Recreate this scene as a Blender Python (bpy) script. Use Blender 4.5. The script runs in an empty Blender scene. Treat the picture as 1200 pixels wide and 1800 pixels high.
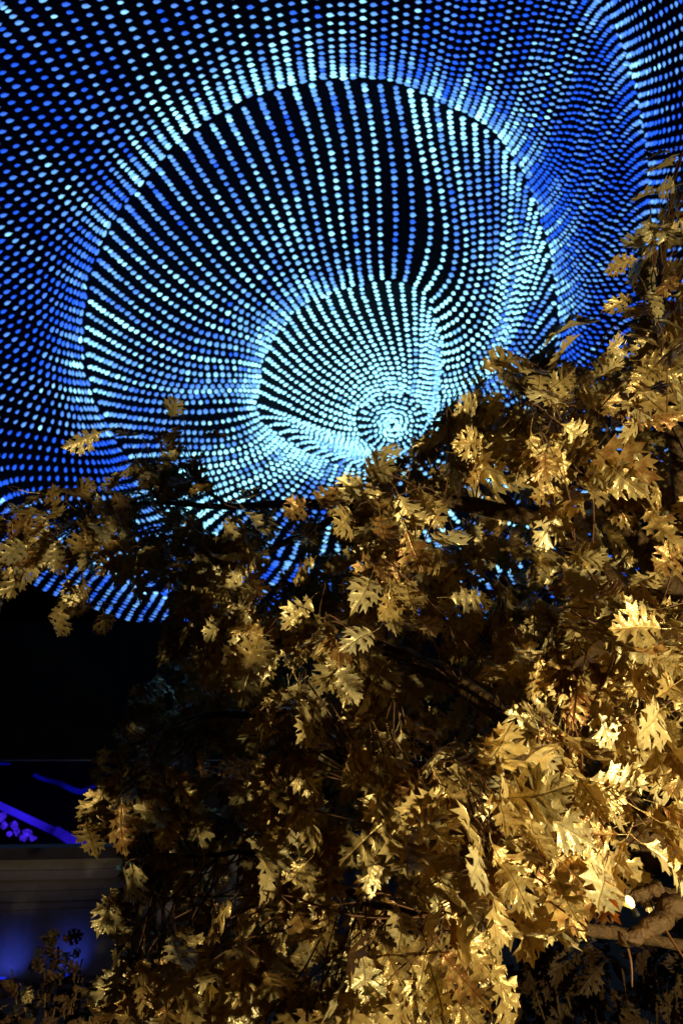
import bpy, math, random
import numpy as np
from mathutils import Vector, Matrix
from mathutils.geometry import tessellate_polygon

random.seed(7)
rng = np.random.default_rng(11)
SC = bpy.context.scene
COL = SC.collection
R = math.radians

# ------------------------------------------------------------------ camera, night sky, lights, exposure
F = 1300.0                                   # focal length in photo pixels (1200 x 1800 photo)
PITCH = R(19.9)
EYE = np.array([0.0, 0.0, 1.6])
cam_d = bpy.data.cameras.new('camera')
cam = bpy.data.objects.new('camera', cam_d)
COL.objects.link(cam)
cam.location = EYE
cam.rotation_euler = (R(90) + PITCH, 0, 0)
cam_d.sensor_fit = 'VERTICAL'
cam_d.sensor_height = 36.0
cam_d.lens = 36.0 * F / 1800.0
cam_d.clip_start = 0.05
cam_d.clip_end = 500
cam_d.dof.use_dof = True
cam_d.dof.focus_distance = 1.9
cam_d.dof.aperture_fstop = 4.8
SC.camera = cam

world = bpy.data.worlds.new('World')
SC.world = world
world.use_nodes = True
wn = world.node_tree
bg = wn.nodes['Background']
sky = wn.nodes.new('ShaderNodeTexSky')
sky.sky_type = 'NISHITA'
sky.sun_disc = False
sky.sun_elevation = R(-4)
sky.sun_rotation = R(200)
wn.links.new(sky.outputs[0], bg.inputs[0])
bg.inputs[1].default_value = 0.004


def lamp(name, kind, loc, energy, color, **kw):
    d = bpy.data.lights.new(name, kind)
    d.energy = energy
    d.color = color
    for k, v in kw.items():
        setattr(d, k, v)
    o = bpy.data.objects.new(name, d)
    o.location = loc
    COL.objects.link(o)
    return o


def aim(o, target):
    o.rotation_euler = (Vector(target) - o.location).to_track_quat('-Z', 'Y').to_euler()


KEY = np.array([1.56, 0.38, 1.2])           # warm garden floodlight low on the right, in front of the tree
key = lamp('floodlight_beam', 'SPOT', KEY, 345, (1.0, 0.85, 0.50), shadow_soft_size=0.03, spot_size=R(96), spot_blend=1.0)
aim(key, KEY + np.array([-0.42, 0.78, 0.35]) * 2)
shrub_spot = lamp('shrub_floodlight_beam', 'SPOT', (-0.75, 1.6, 0.25), 110, (1.0, 0.8, 0.45), shadow_soft_size=0.02, spot_size=R(34), spot_blend=0.6)
aim(shrub_spot, (-1.2, 2.9, 0.72))

SC.view_settings.view_transform = 'Standard'
SC.view_settings.look = 'None'
SC.view_settings.gamma = 1.0
SC.view_settings.exposure = 0.0
SC.view_settings.use_curve_mapping = False
SC.cycles.use_denoising = True
SC.cycles.max_bounces = 4
SC.cycles.transparent_max_bounces = 4
SC.cycles.sample_clamp_indirect = 4.0

# ------------------------------------------------------------------ helpers
_cp, _sp = math.cos(PITCH), math.sin(PITCH)


def ray(px, py):
    x = (np.asarray(px, float) - 600) / F
    u = (900 - np.asarray(py, float)) / F
    d = np.stack([x, _cp - u * _sp, _sp + u * _cp], -1)
    return d / np.linalg.norm(d, axis=-1, keepdims=True)


def pt(px, py, dist):
    return EYE + ray(px, py) * np.asarray(dist, float)[..., None]


def pix(p):
    v = np.asarray(p, float) - EYE
    f = v[..., 1] * _cp + v[..., 2] * _sp
    u = -v[..., 1] * _sp + v[..., 2] * _cp
    return np.stack([600 + F * v[..., 0] / f, 900 - F * u / f], -1)


def thing(name, label, cat, loc=(0, 0, 0), group=None):
    o = bpy.data.objects.new(name, None)
    COL.objects.link(o)
    o.location = loc
    o['label'] = label
    o['category'] = cat
    if group:
        o['group'] = group
    return o


def tag(o, label, cat, group=None):
    o['label'] = label
    o['category'] = cat
    if group:
        o['group'] = group
    return o


def mesh(name, verts, faces, mats, smooth=False, uv=None, mat_idx=None):
    me = bpy.data.meshes.new(name)
    verts = np.asarray(verts, np.float32)
    if isinstance(faces, np.ndarray):
        n, k = faces.shape
        me.vertices.add(len(verts))
        me.vertices.foreach_set('co', verts.ravel())
        me.loops.add(n * k)
        me.loops.foreach_set('vertex_index', faces.astype(np.int32).ravel())
        me.polygons.add(n)
        me.polygons.foreach_set('loop_start', np.arange(0, n * k, k, dtype=np.int32))
        me.polygons.foreach_set('loop_total', np.full(n, k, np.int32))
        me.update(calc_edges=True)
    else:
        me.from_pydata([tuple(map(float, v)) for v in verts], [], [tuple(f) for f in faces])
    for m in (mats if isinstance(mats, (list, tuple)) else [mats]):
        me.materials.append(m)
    if smooth:
        me.polygons.foreach_set('use_smooth', np.ones(len(me.polygons), bool))
    if uv is not None:
        l = me.uv_layers.new(name='UVMap')
        vi = np.empty(len(me.loops), np.int32)
        me.loops.foreach_get('vertex_index', vi)
        l.data.foreach_set('uv', np.asarray(uv, np.float32)[vi].ravel())
    if mat_idx is not None:
        me.polygons.foreach_set('material_index', np.asarray(mat_idx, np.int32))
    me.update()
    return me


def obj(name, me, parent=None, kind=None):
    o = bpy.data.objects.new(name, me)
    COL.objects.link(o)
    if parent is not None:
        o.parent = parent
        o.matrix_parent_inverse = Matrix.Translation(-parent.location) if parent.type == 'EMPTY' and parent.parent is None else Matrix.Identity(4)
    if kind:
        o['kind'] = kind
    return o


def tube(points, radii, sides=6, rough=0.0, cap=True):
    """a tapered tube through points: verts, quad faces"""
    P = np.asarray(points, float)
    n = len(P)
    radii = np.broadcast_to(np.asarray(radii, float), (n,))
    T = np.gradient(P, axis=0)
    T /= np.linalg.norm(T, axis=1, keepdims=True) + 1e-9
    ref = np.array([0.31, 0.17, 0.93]) if abs(T[0, 2]) < 0.8 else np.array([0.9, 0.3, 0.1])
    V, Fc = [], []
    for i in range(n):
        a = np.cross(T[i], ref)
        a /= np.linalg.norm(a) + 1e-9
        b = np.cross(T[i], a)
        ref = b * 0 + ref
        for s in range(sides):
            th = 2 * math.pi * s / sides
            r = radii[i] * (1 + (rng.uniform(-rough, rough) if rough else 0))
            V.append(P[i] + r * (math.cos(th) * a + math.sin(th) * b))
    for i in range(n - 1):
        for s in range(sides):
            s2 = (s + 1) % sides
            Fc.append((i * sides + s, i * sides + s2, (i + 1) * sides + s2, (i + 1) * sides + s))
    if cap:
        for e, P_ in ((0, P[0]), (n - 1, P[-1])):
            c = len(V)
            V.append(P_)
            for s in range(sides):
                s2 = (s + 1) % sides
                Fc.append((e * sides + s, e * sides + s2, c, c))
    Fc = [f if f[2] != f[3] else f[:3] for f in Fc]
    return V, Fc


def smooth_line(pts, n):
    """Catmull-Rom through points"""
    P = np.asarray(pts, float)
    P = np.vstack([2 * P[0] - P[1], P, 2 * P[-1] - P[-2]])
    out = []
    m = len(P) - 3
    for i in range(n):
        t = i / (n - 1) * m
        k = min(int(t), m - 1)
        t -= k
        a, b, c, d = P[k:k + 4]
        out.append(0.5 * (2 * b + (c - a) * t + (2 * a - 5 * b + 4 * c - d) * t * t + (3 * b - a - 3 * c + d) * t ** 3))
    return np.array(out)


def boxm(x0, x1, y0, y1, z0, z1):
    v = [(x, y, z) for z in (z0, z1) for y in (y0, y1) for x in (x0, x1)]
    f = [(0, 2, 3, 1), (4, 5, 7, 6), (0, 1, 5, 4), (2, 6, 7, 3), (0, 4, 6, 2), (1, 3, 7, 5)]
    return v, f


class Acc:
    def __init__(s):
        s.v, s.f = [], []

    def add(s, V, Fc):
        o = len(s.v)
        s.v.extend(V)
        s.f.extend([tuple(i + o for i in f) for f in Fc])


# ------------------------------------------------------------------ materials
def mat(name, color, rough=0.6, spec=0.3, noise=0.0, nscale=20, bump=0.0, emit=None, estr=0.0, metallic=0.0, enoise=0.0):
    m = bpy.data.materials.new(name)
    m.use_nodes = True
    nt = m.node_tree
    b = nt.nodes['Principled BSDF']
    b.inputs['Base Color'].default_value = (*color, 1)
    b.inputs['Roughness'].default_value = rough
    b.inputs['Specular IOR Level'].default_value = spec
    b.inputs['Metallic'].default_value = metallic
    if noise or bump:
        tc = nt.nodes.new('ShaderNodeTexCoord')
        nz = nt.nodes.new('ShaderNodeTexNoise')
        nz.inputs['Scale'].default_value = nscale
        nz.inputs['Detail'].default_value = 6
        nt.links.new(tc.outputs['Object'], nz.inputs['Vector'])
        if noise:
            mx = nt.nodes.new('ShaderNodeMix')
            mx.data_type = 'RGBA'
            mx.inputs[6].default_value = (*[c * (1 - noise) for c in color], 1)
            mx.inputs[7].default_value = (*[min(1, c * (1 + noise)) for c in color], 1)
            nt.links.new(nz.outputs['Fac'], mx.inputs[0])
            nt.links.new(mx.outputs[2], b.inputs['Base Color'])
        if bump:
            bp = nt.nodes.new('ShaderNodeBump')
            bp.inputs['Strength'].default_value = bump
            bp.inputs['Distance'].default_value = 0.02
            nt.links.new(nz.outputs['Fac'], bp.inputs['Height'])
            nt.links.new(bp.outputs[0], b.inputs['Normal'])
    if emit is not None:
        b.inputs['Emission Color'].default_value = (*emit, 1)
        b.inputs['Emission Strength'].default_value = estr
        if enoise:
            tc = nt.nodes.new('ShaderNodeTexCoord')
            nz = nt.nodes.new('ShaderNodeTexNoise')
            nz.inputs['Scale'].default_value = enoise
            mr = nt.nodes.new('ShaderNodeMapRange')
            mr.inputs[1].default_value = 0.3
            mr.inputs[2].default_value = 0.7
            mr.inputs[3].default_value = estr * 0.15
            mr.inputs[4].default_value = estr * 1.5
            nt.links.new(tc.outputs['Object'], nz.inputs['Vector'])
            nt.links.new(nz.outputs['Fac'], mr.inputs[0])
            nt.links.new(mr.outputs[0], b.inputs['Emission Strength'])
    return m


def led_material():
    m = bpy.data.materials.new('led_glow')
    m.use_nodes = True
    nt = m.node_tree
    nt.nodes.clear()
    out = nt.nodes.new('ShaderNodeOutputMaterial')
    e = nt.nodes.new('ShaderNodeEmission')
    a = nt.nodes.new('ShaderNodeAttribute')
    a.attribute_name = 'glow'
    nt.links.new(a.outputs['Color'], e.inputs[0])
    e.inputs[1].default_value = 1.2
    nt.links.new(e.outputs[0], out.inputs[0])
    m.cycles.emission_sampling = 'NONE'
    return m


def leaf_material(name, ramp, rough=0.35, metal=0.48, spec=0.7):
    m = bpy.data.materials.new(name)
    m.use_nodes = True
    nt = m.node_tree
    N = nt.nodes.new
    L = nt.links.new
    b = nt.nodes['Principled BSDF']
    out = nt.nodes['Material Output']

    def mth(op, a, b_=None, c=None):
        n = N('ShaderNodeMath')
        n.operation = op
        for i, v in enumerate((a, b_, c)):
            if v is None:
                continue
            if isinstance(v, (int, float)):
                n.inputs[i].default_value = v
            else:
                L(v, n.inputs[i])
        return n.outputs[0]
    uv = N('ShaderNodeUVMap')
    uv.uv_map = 'UVMap'
    sp = N('ShaderNodeSeparateXYZ')
    L(uv.outputs[0], sp.inputs[0])
    ax = mth('ABSOLUTE', sp.outputs[0])
    # side veins leave the midrib at an angle; fine nerves between them
    s = mth('SUBTRACT', sp.outputs[1], mth('MULTIPLY', ax, 0.72))
    fr = mth('PINGPONG', mth('MULTIPLY', mth('ADD', s, 0.04), 6.25), 0.5)      # 0 on a vein, .5 between
    vein = mth('SUBTRACT', 1.0, mth('MINIMUM', mth('MULTIPLY', fr, 9.0), 1.0))
    midv = mth('SUBTRACT', 1.0, mth('MINIMUM', mth('MULTIPLY', ax, 55.0), 1.0))
    vn = mth('MAXIMUM', vein, midv)
    pillow = mth('MULTIPLY', fr, 1.2)
    oi = N('ShaderNodeObjectInfo')
    ge = N('ShaderNodeNewGeometry')
    rnd = mth('FRACT', mth('ADD', oi.outputs['Random'], mth('MULTIPLY', ge.outputs['Random Per Island'], 3.7)))
    tc = N('ShaderNodeTexCoord')
    vo = N('ShaderNodeTexVoronoi')
    vo.feature = 'DISTANCE_TO_EDGE'
    vo.inputs['Scale'].default_value = 26
    L(uv.outputs[0], vo.inputs['Vector'])
    net = mth('MINIMUM', mth('MULTIPLY', vo.outputs['Distance'], 5.0), 1.0)
    nz = N('ShaderNodeTexNoise')
    nz.inputs['Scale'].default_value = 7.0
    nz.inputs['Detail'].default_value = 5
    nzv = N('ShaderNodeVectorMath')
    nzv.operation = 'ADD'
    L(uv.outputs[0], nzv.inputs[0])
    cmb = N('ShaderNodeCombineXYZ')
    L(mth('MULTIPLY', rnd, 37.0), cmb.inputs[0])
    L(cmb.outputs[0], nzv.inputs[1])
    L(nzv.outputs[0], nz.inputs['Vector'])
    cr = N('ShaderNodeValToRGB')
    e = cr.color_ramp.elements
    while len(e) > 1:
        e.remove(e[-1])
    for i, (p, c) in enumerate(ramp):
        k = e[0] if i == 0 else e.new(p)
        k.position = p
        k.color = (*c, 1)
    L(mth('ADD', mth('MULTIPLY', rnd, 0.75), mth('MULTIPLY', mth('SUBTRACT', nz.outputs['Fac'], 0.5), 0.9)), cr.inputs[0])
    mx = N('ShaderNodeMix')
    mx.data_type = 'RGBA'
    mx.blend_type = 'MULTIPLY'
    L(mth('MULTIPLY', vn, 0.12), mx.inputs[0])
    L(cr.outputs[0], mx.inputs[6])
    mx.inputs[7].default_value = (0.75, 0.55, 0.3, 1)
    L(mx.outputs[2], b.inputs['Base Color'])
    b.inputs['Roughness'].default_value = rough
    b.inputs['Specular IOR Level'].default_value = spec
    b.inputs['Metallic'].default_value = metal
    h = mth('ADD', mth('ADD', mth('MULTIPLY', pillow, 0.24), mth('ADD', mth('MULTIPLY', vein, -0.06), mth('MULTIPLY', midv, -0.5))), mth('ADD', mth('MULTIPLY', net, 0.07), mth('MULTIPLY', nz.outputs['Fac'], 0.65)))
    bp = N('ShaderNodeBump')
    bp.inputs['Strength'].default_value = 0.75
    bp.inputs['Distance'].default_value = 0.006
    L(h, bp.inputs['Height'])
    L(bp.outputs[0], b.inputs['Normal'])
    tr = N('ShaderNodeBsdfTranslucent')
    tm = N('ShaderNodeMix')
    tm.data_type = 'RGBA'
    tm.blend_type = 'MULTIPLY'
    tm.inputs[0].default_value = 1
    L(mx.outputs[2], tm.inputs[6])
    tm.inputs[7].default_value = (1.0, 0.55, 0.18, 1)
    L(tm.outputs[2], tr.inputs[0])
    ms = N('ShaderNodeMixShader')
    ms.inputs[0].default_value = 0.06
    L(b.outputs[0], ms.inputs[1])
    L(tr.outputs[0], ms.inputs[2])
    L(ms.outputs[0], out.inputs[0])
    return m


M_LED = led_material()
M_LEAF = leaf_material('gilded_oak_leaf', [(0.0, (0.30, 0.14, 0.035)), (0.18, (0.50, 0.34, 0.10)), (0.5, (0.68, 0.53, 0.21)), (0.75, (0.74, 0.62, 0.31)), (0.95, (0.46, 0.46, 0.24))])
M_BARK = mat('bark', (0.07, 0.036, 0.009), 0.65, 0.3, noise=0.8, nscale=45, bump=1.0)
M_TWIG = mat('twig_bark', (0.12, 0.055, 0.022), 0.6, 0.3)
M_MEMB = mat('black_canopy_skin', (0.006, 0.006, 0.008), 0.8, 0.1)
M_CABLE = mat('black_cable', (0.01, 0.01, 0.012), 0.6, 0.2)
M_DARK = mat('dark_fascia', (0.012, 0.011, 0.010), 0.7, 0.1)
M_STONE = mat('wall_stone', (0.42, 0.36, 0.34), 0.8, 0.2, noise=0.25, nscale=14, bump=0.25)
M_GROUND = mat('dark_ground', (0.10, 0.05, 0.035), 0.8, 0.2, noise=0.4, nscale=5, bump=0.3)
M_PANEL = mat('back_panel', (0.08, 0.08, 0.11), 0.6, 0.2, noise=0.2, nscale=3)
M_TRIM = mat('grey_trim', (0.45, 0.42, 0.38), 0.5, 0.4)

# ------------------------------------------------------------------ ground
gv, gf = [(-120, -60, 0), (120, -60, 0), (120, 120, 0), (-120, 120, 0)], [(0, 1, 2, 3)]
g = obj('ground', mesh('ground', gv, gf, M_GROUND), kind='structure')

# ------------------------------------------------------------------ the LED canopy: a ceiling of nested, folded funnels
# ring outlines were traced in the photo and lie at their own height above the eye
RINGS = {
    'rim': [(1560, 200), (1500, -100), (1300, -420), (600, -560), (0, -520), (-330, -200), (-420, 300), (-330, 700), (-120, 925), (0, 996), (105, 1050), (240, 1094), (310, 1106), (470, 1118), (700, 1125), (950, 1085), (1180, 960), (1380, 760), (1520, 500)],
    'outer': [(1137, 300), (1122, 190), (1100, 100), (1052, 0), (930, -150), (620, -290), (250, -230), (20, -60), (-90, 200), (-135, 400), (-115, 600), (-65, 770), (0, 866), (110, 950), (250, 1030), (420, 1075), (700, 1070), (950, 960), (1080, 780), (1128, 550), (1140, 400)],
    'middle': [(880, 250), (930, 330), (960, 430), (977, 520), (975, 620), (940, 740), (860, 880), (720, 970), (540, 990), (390, 950), (285, 880), (215, 790), (172, 710), (150, 640), (148, 570), (160, 480), (200, 390), (260, 310), (330, 235), (410, 190), (480, 158), (560, 142), (640, 140), (710, 150), (770, 180), (840, 215)],
    'inner': [(456, 690), (463, 640), (489, 588), (520, 550), (570, 521), (620, 503), (690, 494), (735, 510), (763, 555), (778, 620), (772, 690), (750, 752), (705, 800), (640, 822), (560, 802), (492, 764), (455, 728)],
    'eye': [(690 + 62 * math.cos(a), 742 + 50 * math.sin(a)) for a in np.linspace(0, 2 * math.pi, 14)[:-1]],
    'core': [(690 + 4 * math.cos(a), 745 + 3 * math.sin(a)) for a in np.linspace(0, 2 * math.pi, 10)[:-1]],
}
CEN = {'rim': (520, 400), 'outer': (530, 400), 'middle': (565, 560), 'inner': (612, 658), 'eye': (690, 742), 'core': (690, 745)}
HGT = {'rim': 6.5, 'outer': 6.7, 'middle': 7.1, 'inner': 7.7, 'eye': 8.5, 'core': 9.2}


class Ring:
    def __init__(s, key):
        P = np.array(RINGS[key], float)
        c = np.array(CEN[key], float)
        a = np.arctan2(P[:, 1] - c[1], P[:, 0] - c[0])
        o = np.argsort(a)
        P = P[o]
        dense = []
        n = len(P)
        for i in range(n):
            p0, p1, p2, p3 = P[i - 1], P[i], P[(i + 1) % n], P[(i + 2) % n]
            for t in np.linspace(0, 1, 12)[:-1]:
                dense.append(0.5 * (2 * p1 + (p2 - p0) * t + (2 * p0 - 5 * p1 + 4 * p2 - p3) * t * t + (3 * p1 - p0 - 3 * p2 + p3) * t ** 3))
        D = np.array(dense)
        a = np.arctan2(D[:, 1] - c[1], D[:, 0] - c[0])
        r = np.hypot(D[:, 1] - c[1], D[:, 0] - c[0])
        o = np.argsort(a)
        a, r = a[o], r[o]
        s.a = np.concatenate([a - 2 * math.pi, a, a + 2 * math.pi])
        s.r = np.concatenate([r, r, r])
        s.c = c

    def at(s, phi):
        phi = (np.asarray(phi) + math.pi) % (2 * math.pi) - math.pi
        r = np.interp(phi, s.a, s.r)
        return s.c + np.stack([r * np.cos(phi), r * np.sin(phi)], -1)

    def normal_in(s, phi):
        d = s.at(phi + 0.06) - s.at(phi - 0.06)
        n = np.stack([-d[..., 1], d[..., 0]], -1)
        return n / np.linalg.norm(n, axis=-1, keepdims=True)


RG = {k: Ring(k) for k in RINGS}


def sstep(x):
    x = np.clip(x, 0, 1)
    return x * x * (3 - 2 * x)


def zone_curve(k0, k1, phi, n=60):
    """photo-space line from ring k0 inward to ring k1, with its height"""
    phi1 = phi
    if k0 == 'middle':
        dd = (phi - R(-28) + math.pi) % (2 * math.pi) - math.pi
        phi1 = phi + R(34) * math.exp(-(dd / R(48)) ** 2)
    p0, p1 = RG[k0].at(phi), RG[k1].at(phi1)
    L = np.linalg.norm(p1 - p0)
    ch = (p1 - p0) / (L + 1e-6)
    mix = 0.55
    mix1 = 0.9 if k0 == 'middle' else mix
    t0 = RG[k0].normal_in(phi) * mix + ch * (1 - mix)
    t1 = RG[k1].normal_in(phi1) * mix1 + ch * (1 - mix1)
    t = np.linspace(0, 1, n)[:, None]
    if k0 in ('middle', 'inner'):              # the funnels lean: their strings first run towards a common point
        vp = np.array([900, 1150]) if k0 == 'middle' else np.array([770, 1000])
        lean = vp - p0
        lean = lean / np.linalg.norm(lean)
        w = 0.92 * min(1.0, max(0.0, (0.65 if k0 == 'middle' else 0.3) + 0.8 * math.cos(phi - R(255))))
        t0 = (t0 * (1 - w) + lean * w) * (1 + 0.45 * w + (0.9 if k0 == 'middle' else 0.3) * math.exp(-(((phi - R(190) + math.pi) % (2 * math.pi) - math.pi) / R(45)) ** 2))
    P = (2 * t ** 3 - 3 * t ** 2 + 1) * p0 + (t ** 3 - 2 * t ** 2 + t) * t0 * L + (-2 * t ** 3 + 3 * t ** 2) * p1 + (t ** 3 - t ** 2) * t1 * L
    t = t[:, 0]
    h0, h1 = HGT[k0], HGT[k1]
    sag = {'rim': 0.15, 'outer': 0.35, 'middle': 0.4, 'inner': 0.4, 'eye': 0.2}[k0]
    H = h0 + (h1 - h0) * t + sag * np.sin(math.pi * t)
    return P, H, L


def unproj(P, H):
    d = ray(P[:, 0], P[:, 1])
    return EYE + d * (H / np.maximum(d[:, 2], 0.08))[:, None]


def side_w(phi, at, width):
    d = (phi - R(at) + math.pi) % (2 * math.pi) - math.pi
    return math.exp(-(d / R(width)) ** 2)


canopy = thing('light_canopy', 'huge dark overhead canopy of swirling folds covered in strings of blue white lights', 'light canopy', (0, 14, 8))

# the black skin behind the lamps, one sheet per fold
for k0, k1 in (('rim', 'outer'), ('outer', 'middle'), ('middle', 'inner'), ('inner', 'eye'), ('eye', 'core')):
    nphi, nt_ = 120, 14
    V = np.zeros((nphi, nt_, 3))
    for j in range(nphi):
        P, H, L = zone_curve(k0, k1, 2 * math.pi * j / nphi, nt_)
        V[j] = unproj(P, H + 0.22)
    fc = []
    for j in range(nphi):
        j2 = (j + 1) % nphi
        for i in range(nt_ - 1):
            fc.append((j * nt_ + i, j2 * nt_ + i, j2 * nt_ + i + 1, j * nt_ + i + 1))
    obj('canopy_skin', mesh('canopy_skin', V.reshape(-1, 3), np.array(fc), M_MEMB, smooth=True), canopy)

# strings: (outer ring, inner ring, how many, density bumps, base spacing, compression at both ends)
ZONES = [
    ('rim', 'outer', 210, lambda p: 1 + 0.3 * side_w(p, 0, 60) + 0.4 * side_w(p, 125, 40), lambda p: 10.5 - 2.5 * side_w(p, 125, 40), (0.6, 30), (0.28, 70), 5.2, 1.35),
    ('outer', 'middle', 160, lambda p: 1 + 1.15 * side_w(p, -30, 55) + 0.55 * side_w(p, 178, 35) + 0.3 * side_w(p, 120, 40), lambda p: 17.5 - 5.0 * side_w(p, -25, 55) - 3 * side_w(p, 115, 50), (0.34, 70), (0.34, 130), 6.5, 1.55),
    ('middle', 'inner', 98, lambda p: 1 + 0.5 * side_w(p, -45, 38) + 0.3 * side_w(p, 175, 40) + 0.45 * side_w(p, 120, 60), lambda p: 12.6 - 0.6 * side_w(p, 0, 60) - 1.5 * side_w(p, 110, 60), (0.66, 120), (0.42, 75), 9.0, 1.0),
    ('inner', 'eye', 56, lambda p: 1 + 0.6 * side_w(p, 45, 80), lambda p: 9.2, (0.75, 60), (0.9, 60), 8.0, 1.0),
    ('eye', 'core', 26, lambda p: 1, lambda p: 9.5, (0.8, 20), (0.9, 20), 7.4, 1.0),
]


def bead():
    """one lamp: a dome lens with a bright nose and a small second lobe; unit size"""
    V, Fc, W = [(0, 0, 1.0)], [], [1.0]
    n = 6
    for z, r, w in ((0.55, 0.82, 0.9), (-0.25, 1.0, 0.35)):
        for s in range(n):
            a = 2 * math.pi * s / n
            V.append((r * math.cos(a), r * math.sin(a), z))
            W.append(w)
    V.append((0, 0, -0.9))
    W.append(0.1)
    for s in range(n):
        s2 = (s + 1) % n
        Fc += [(0, 1 + s, 1 + s2), (1 + s, 1 + n + s, 1 + n + s2), (1 + s, 1 + n + s2, 1 + s2), (1 + n + s, 2 * n + 1, 1 + n + s2)]
    o = len(V)
    for p in ((0.62, 0, 0), (-0.62, 0, 0), (0, 0.55, 0), (0, -0.55, 0), (0, 0, 0.62), (0, 0, -0.62)):
        V.append((p[0] + 0.72, p[1] + 0.25, p[2] + 0.15))
        W.append(0.75)
    for a, b, c in ((0, 2, 4), (2, 1, 4), (1, 3, 4), (3, 0, 4), (2, 0, 5), (1, 2, 5), (3, 1, 5), (0, 3, 5)):
        Fc.append((o + a, o + b, o + c))
    return np.array(V), np.array(Fc), np.array(W)


BV, BF, BW = bead()
BLUE = np.array([0.004, 0.022, 0.60])
MIDB = np.array([0.022, 0.14, 1.0])
CYAN = np.array([0.36, 0.90, 1.0])


def glow(c, w):
    """colour of a lens point: c 0 blue .. 1 cyan white; w 0 rim .. 1 nose"""
    c = np.asarray(c)[..., None]
    tip = np.where(c < 0.5, MIDB * (1 - 2 * c) * 1.0 + (0.5 * MIDB + 0.5 * CYAN) * 2 * c, (0.5 * MIDB + 0.5 * CYAN) * (2 - 2 * c) + CYAN * 2.0 * (2 * c - 1))
    rim_ = BLUE * (1 - c) + MIDB * 0.9 * c
    w = np.asarray(w)[..., None]
    return rim_ * (1 - w) + tip * w


leds = []                                     # (pos, frame 3x3, size, colour, string object index)
strings = []
for zi, (k0, k1, N, dens, spac, (c0, w0), (c1, w1), size, asp) in enumerate(ZONES):
    ph = np.linspace(-math.pi, math.pi, 1441)
    d = np.array([dens(p) for p in ph])
    cum = np.concatenate([[0], np.cumsum((d[1:] + d[:-1]) / 2)])
    cum /= cum[-1]
    phis = np.interp((np.arange(N) + 0.5) / N, cum, ph)
    tone = rng.random(N)
    for j, phi in enumerate(phis):
        P, H, L = zone_curve(k0, k1, phi, 90)
        seg = np.linalg.norm(np.diff(P, axis=0), axis=1)
        s = np.concatenate([[0], np.cumsum(seg)])
        tot = s[-1]
        b = spac(phi)
        c1e = c1 + (0.35 * side_w(phi, 15, 70) if zi == 2 else 0.0)
        near = 0.5 - 0.5 * math.cos(phi - R(45)) if zi in (1, 2) else 0.5        # 1 on the upper left side of a fold
        x, pos = rng.uniform(0.1, 0.6) * b * c0 + (5 if zi == 2 else 0), []
        while x < tot - 1.5:
            pos.append(x)
            x += b * (c0 + (1 - c0) * sstep(x / w0)) * (c1e + (1 - c1e) * sstep((tot - x) / w1)) * rng.normal(1, 0.035)
        pos = np.array(pos)
        if len(pos) < 2:
            continue
        Q = np.stack([np.interp(pos, s, P[:, 0]), np.interp(pos, s, P[:, 1])], -1)
        Hq = np.interp(pos, s, H)
        Q += rng.normal(0, 0.5, Q.shape)
        W = unproj(Q, Hq)
        px_ = Q
        inview = (px_[:, 0] > -420) & (px_[:, 0] < 1500) & (px_[:, 1] > -300) & (px_[:, 1] < 1200)
        if inview.sum() < 2:
            continue
        W, Q = W[inview], Q[inview]
        # cable
        up = np.array([0, 0, 0.035])
        cv, cf = tube(W + up, 0.006, sides=3, cap=False)
        so = obj('light_string', mesh('light_string', cv, cf, M_CABLE), canopy)
        si = len(strings)
        strings.append(so)
        # how blue this string is
        base = {0: 0.10, 1: 0.13, 2: 0.46, 3: 0.85, 4: 0.95}[zi]
        ct = base + (tone[j] - 0.5) * {0: 0.3, 1: 0.62}.get(zi, 0.6)
        for i in range(len(W)):
            ray_d = W[i] - EYE
            dist = np.linalg.norm(ray_d)
            ray_d /= dist
            a = max(i - 1, 0)
            e = min(i + 1, len(W) - 1)
            tng = W[e] - W[a]
            tng /= np.linalg.norm(tng) + 1e-9
            nrm = np.array([0, 0, -1.0]) * 0.75 - ray_d * 0.55            # lamps hang and face down into the square
            nrm -= tng * nrm.dot(tng)
            nrm /= np.linalg.norm(nrm) + 1e-9
            sid = np.cross(nrm, tng)
            x_, y_ = Q[i]
            c = ct + 0.16 * math.sin(x_ * 0.011 + y_ * 0.017 + zi) + rng.normal(0, 0.13)
            c += 0.28 * math.exp(-((x_ - 640) ** 2 + (y_ - 700) ** 2) / 230 ** 2)
            if zi == 1:
                c += 0.30 * math.exp(-((x_ - 330) ** 2 + (y_ - 60) ** 2) / 230 ** 2) - 0.22 * side_w(phi, 175, 40) - 0.12 * side_w(phi, 0, 50)
            if zi == 2:
                c += 0.35 * math.exp(-(len(W) - 1 - i) / 4.0) + 0.2 * math.exp(-i / 5.0)
            if zi == 1:
                c += 0.42 * math.exp(-(len(W) - 1 - i) / 7.0) + 0.22 * math.exp(-i / 4.0)
            if zi == 0:
                c += 0.4 * math.exp(-(len(W) - 1 - i) / 4.0)
            lipd = (len(W) - 1 - i)
            sz = size * (1 + {1: 0.14, 2: -0.12}.get(zi, 0.0) * math.exp(-lipd / 6.0)) * (1 - (0.24 * side_w(phi, -20, 60) if zi == 1 else 0.12 * side_w(phi, -10, 60) if zi == 2 else 0)) * rng.uniform(0.82, 1.12) * dist / F * 0.5
            Fr = np.stack([sid * sz * asp, tng * sz * (0.95 if zi >= 2 else 0.82), nrm * sz * 0.9], 0)     # rows: local x, y, z
            leds.append((W[i], Fr, float(np.clip(c, 0, 1)), si, dist))

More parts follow.
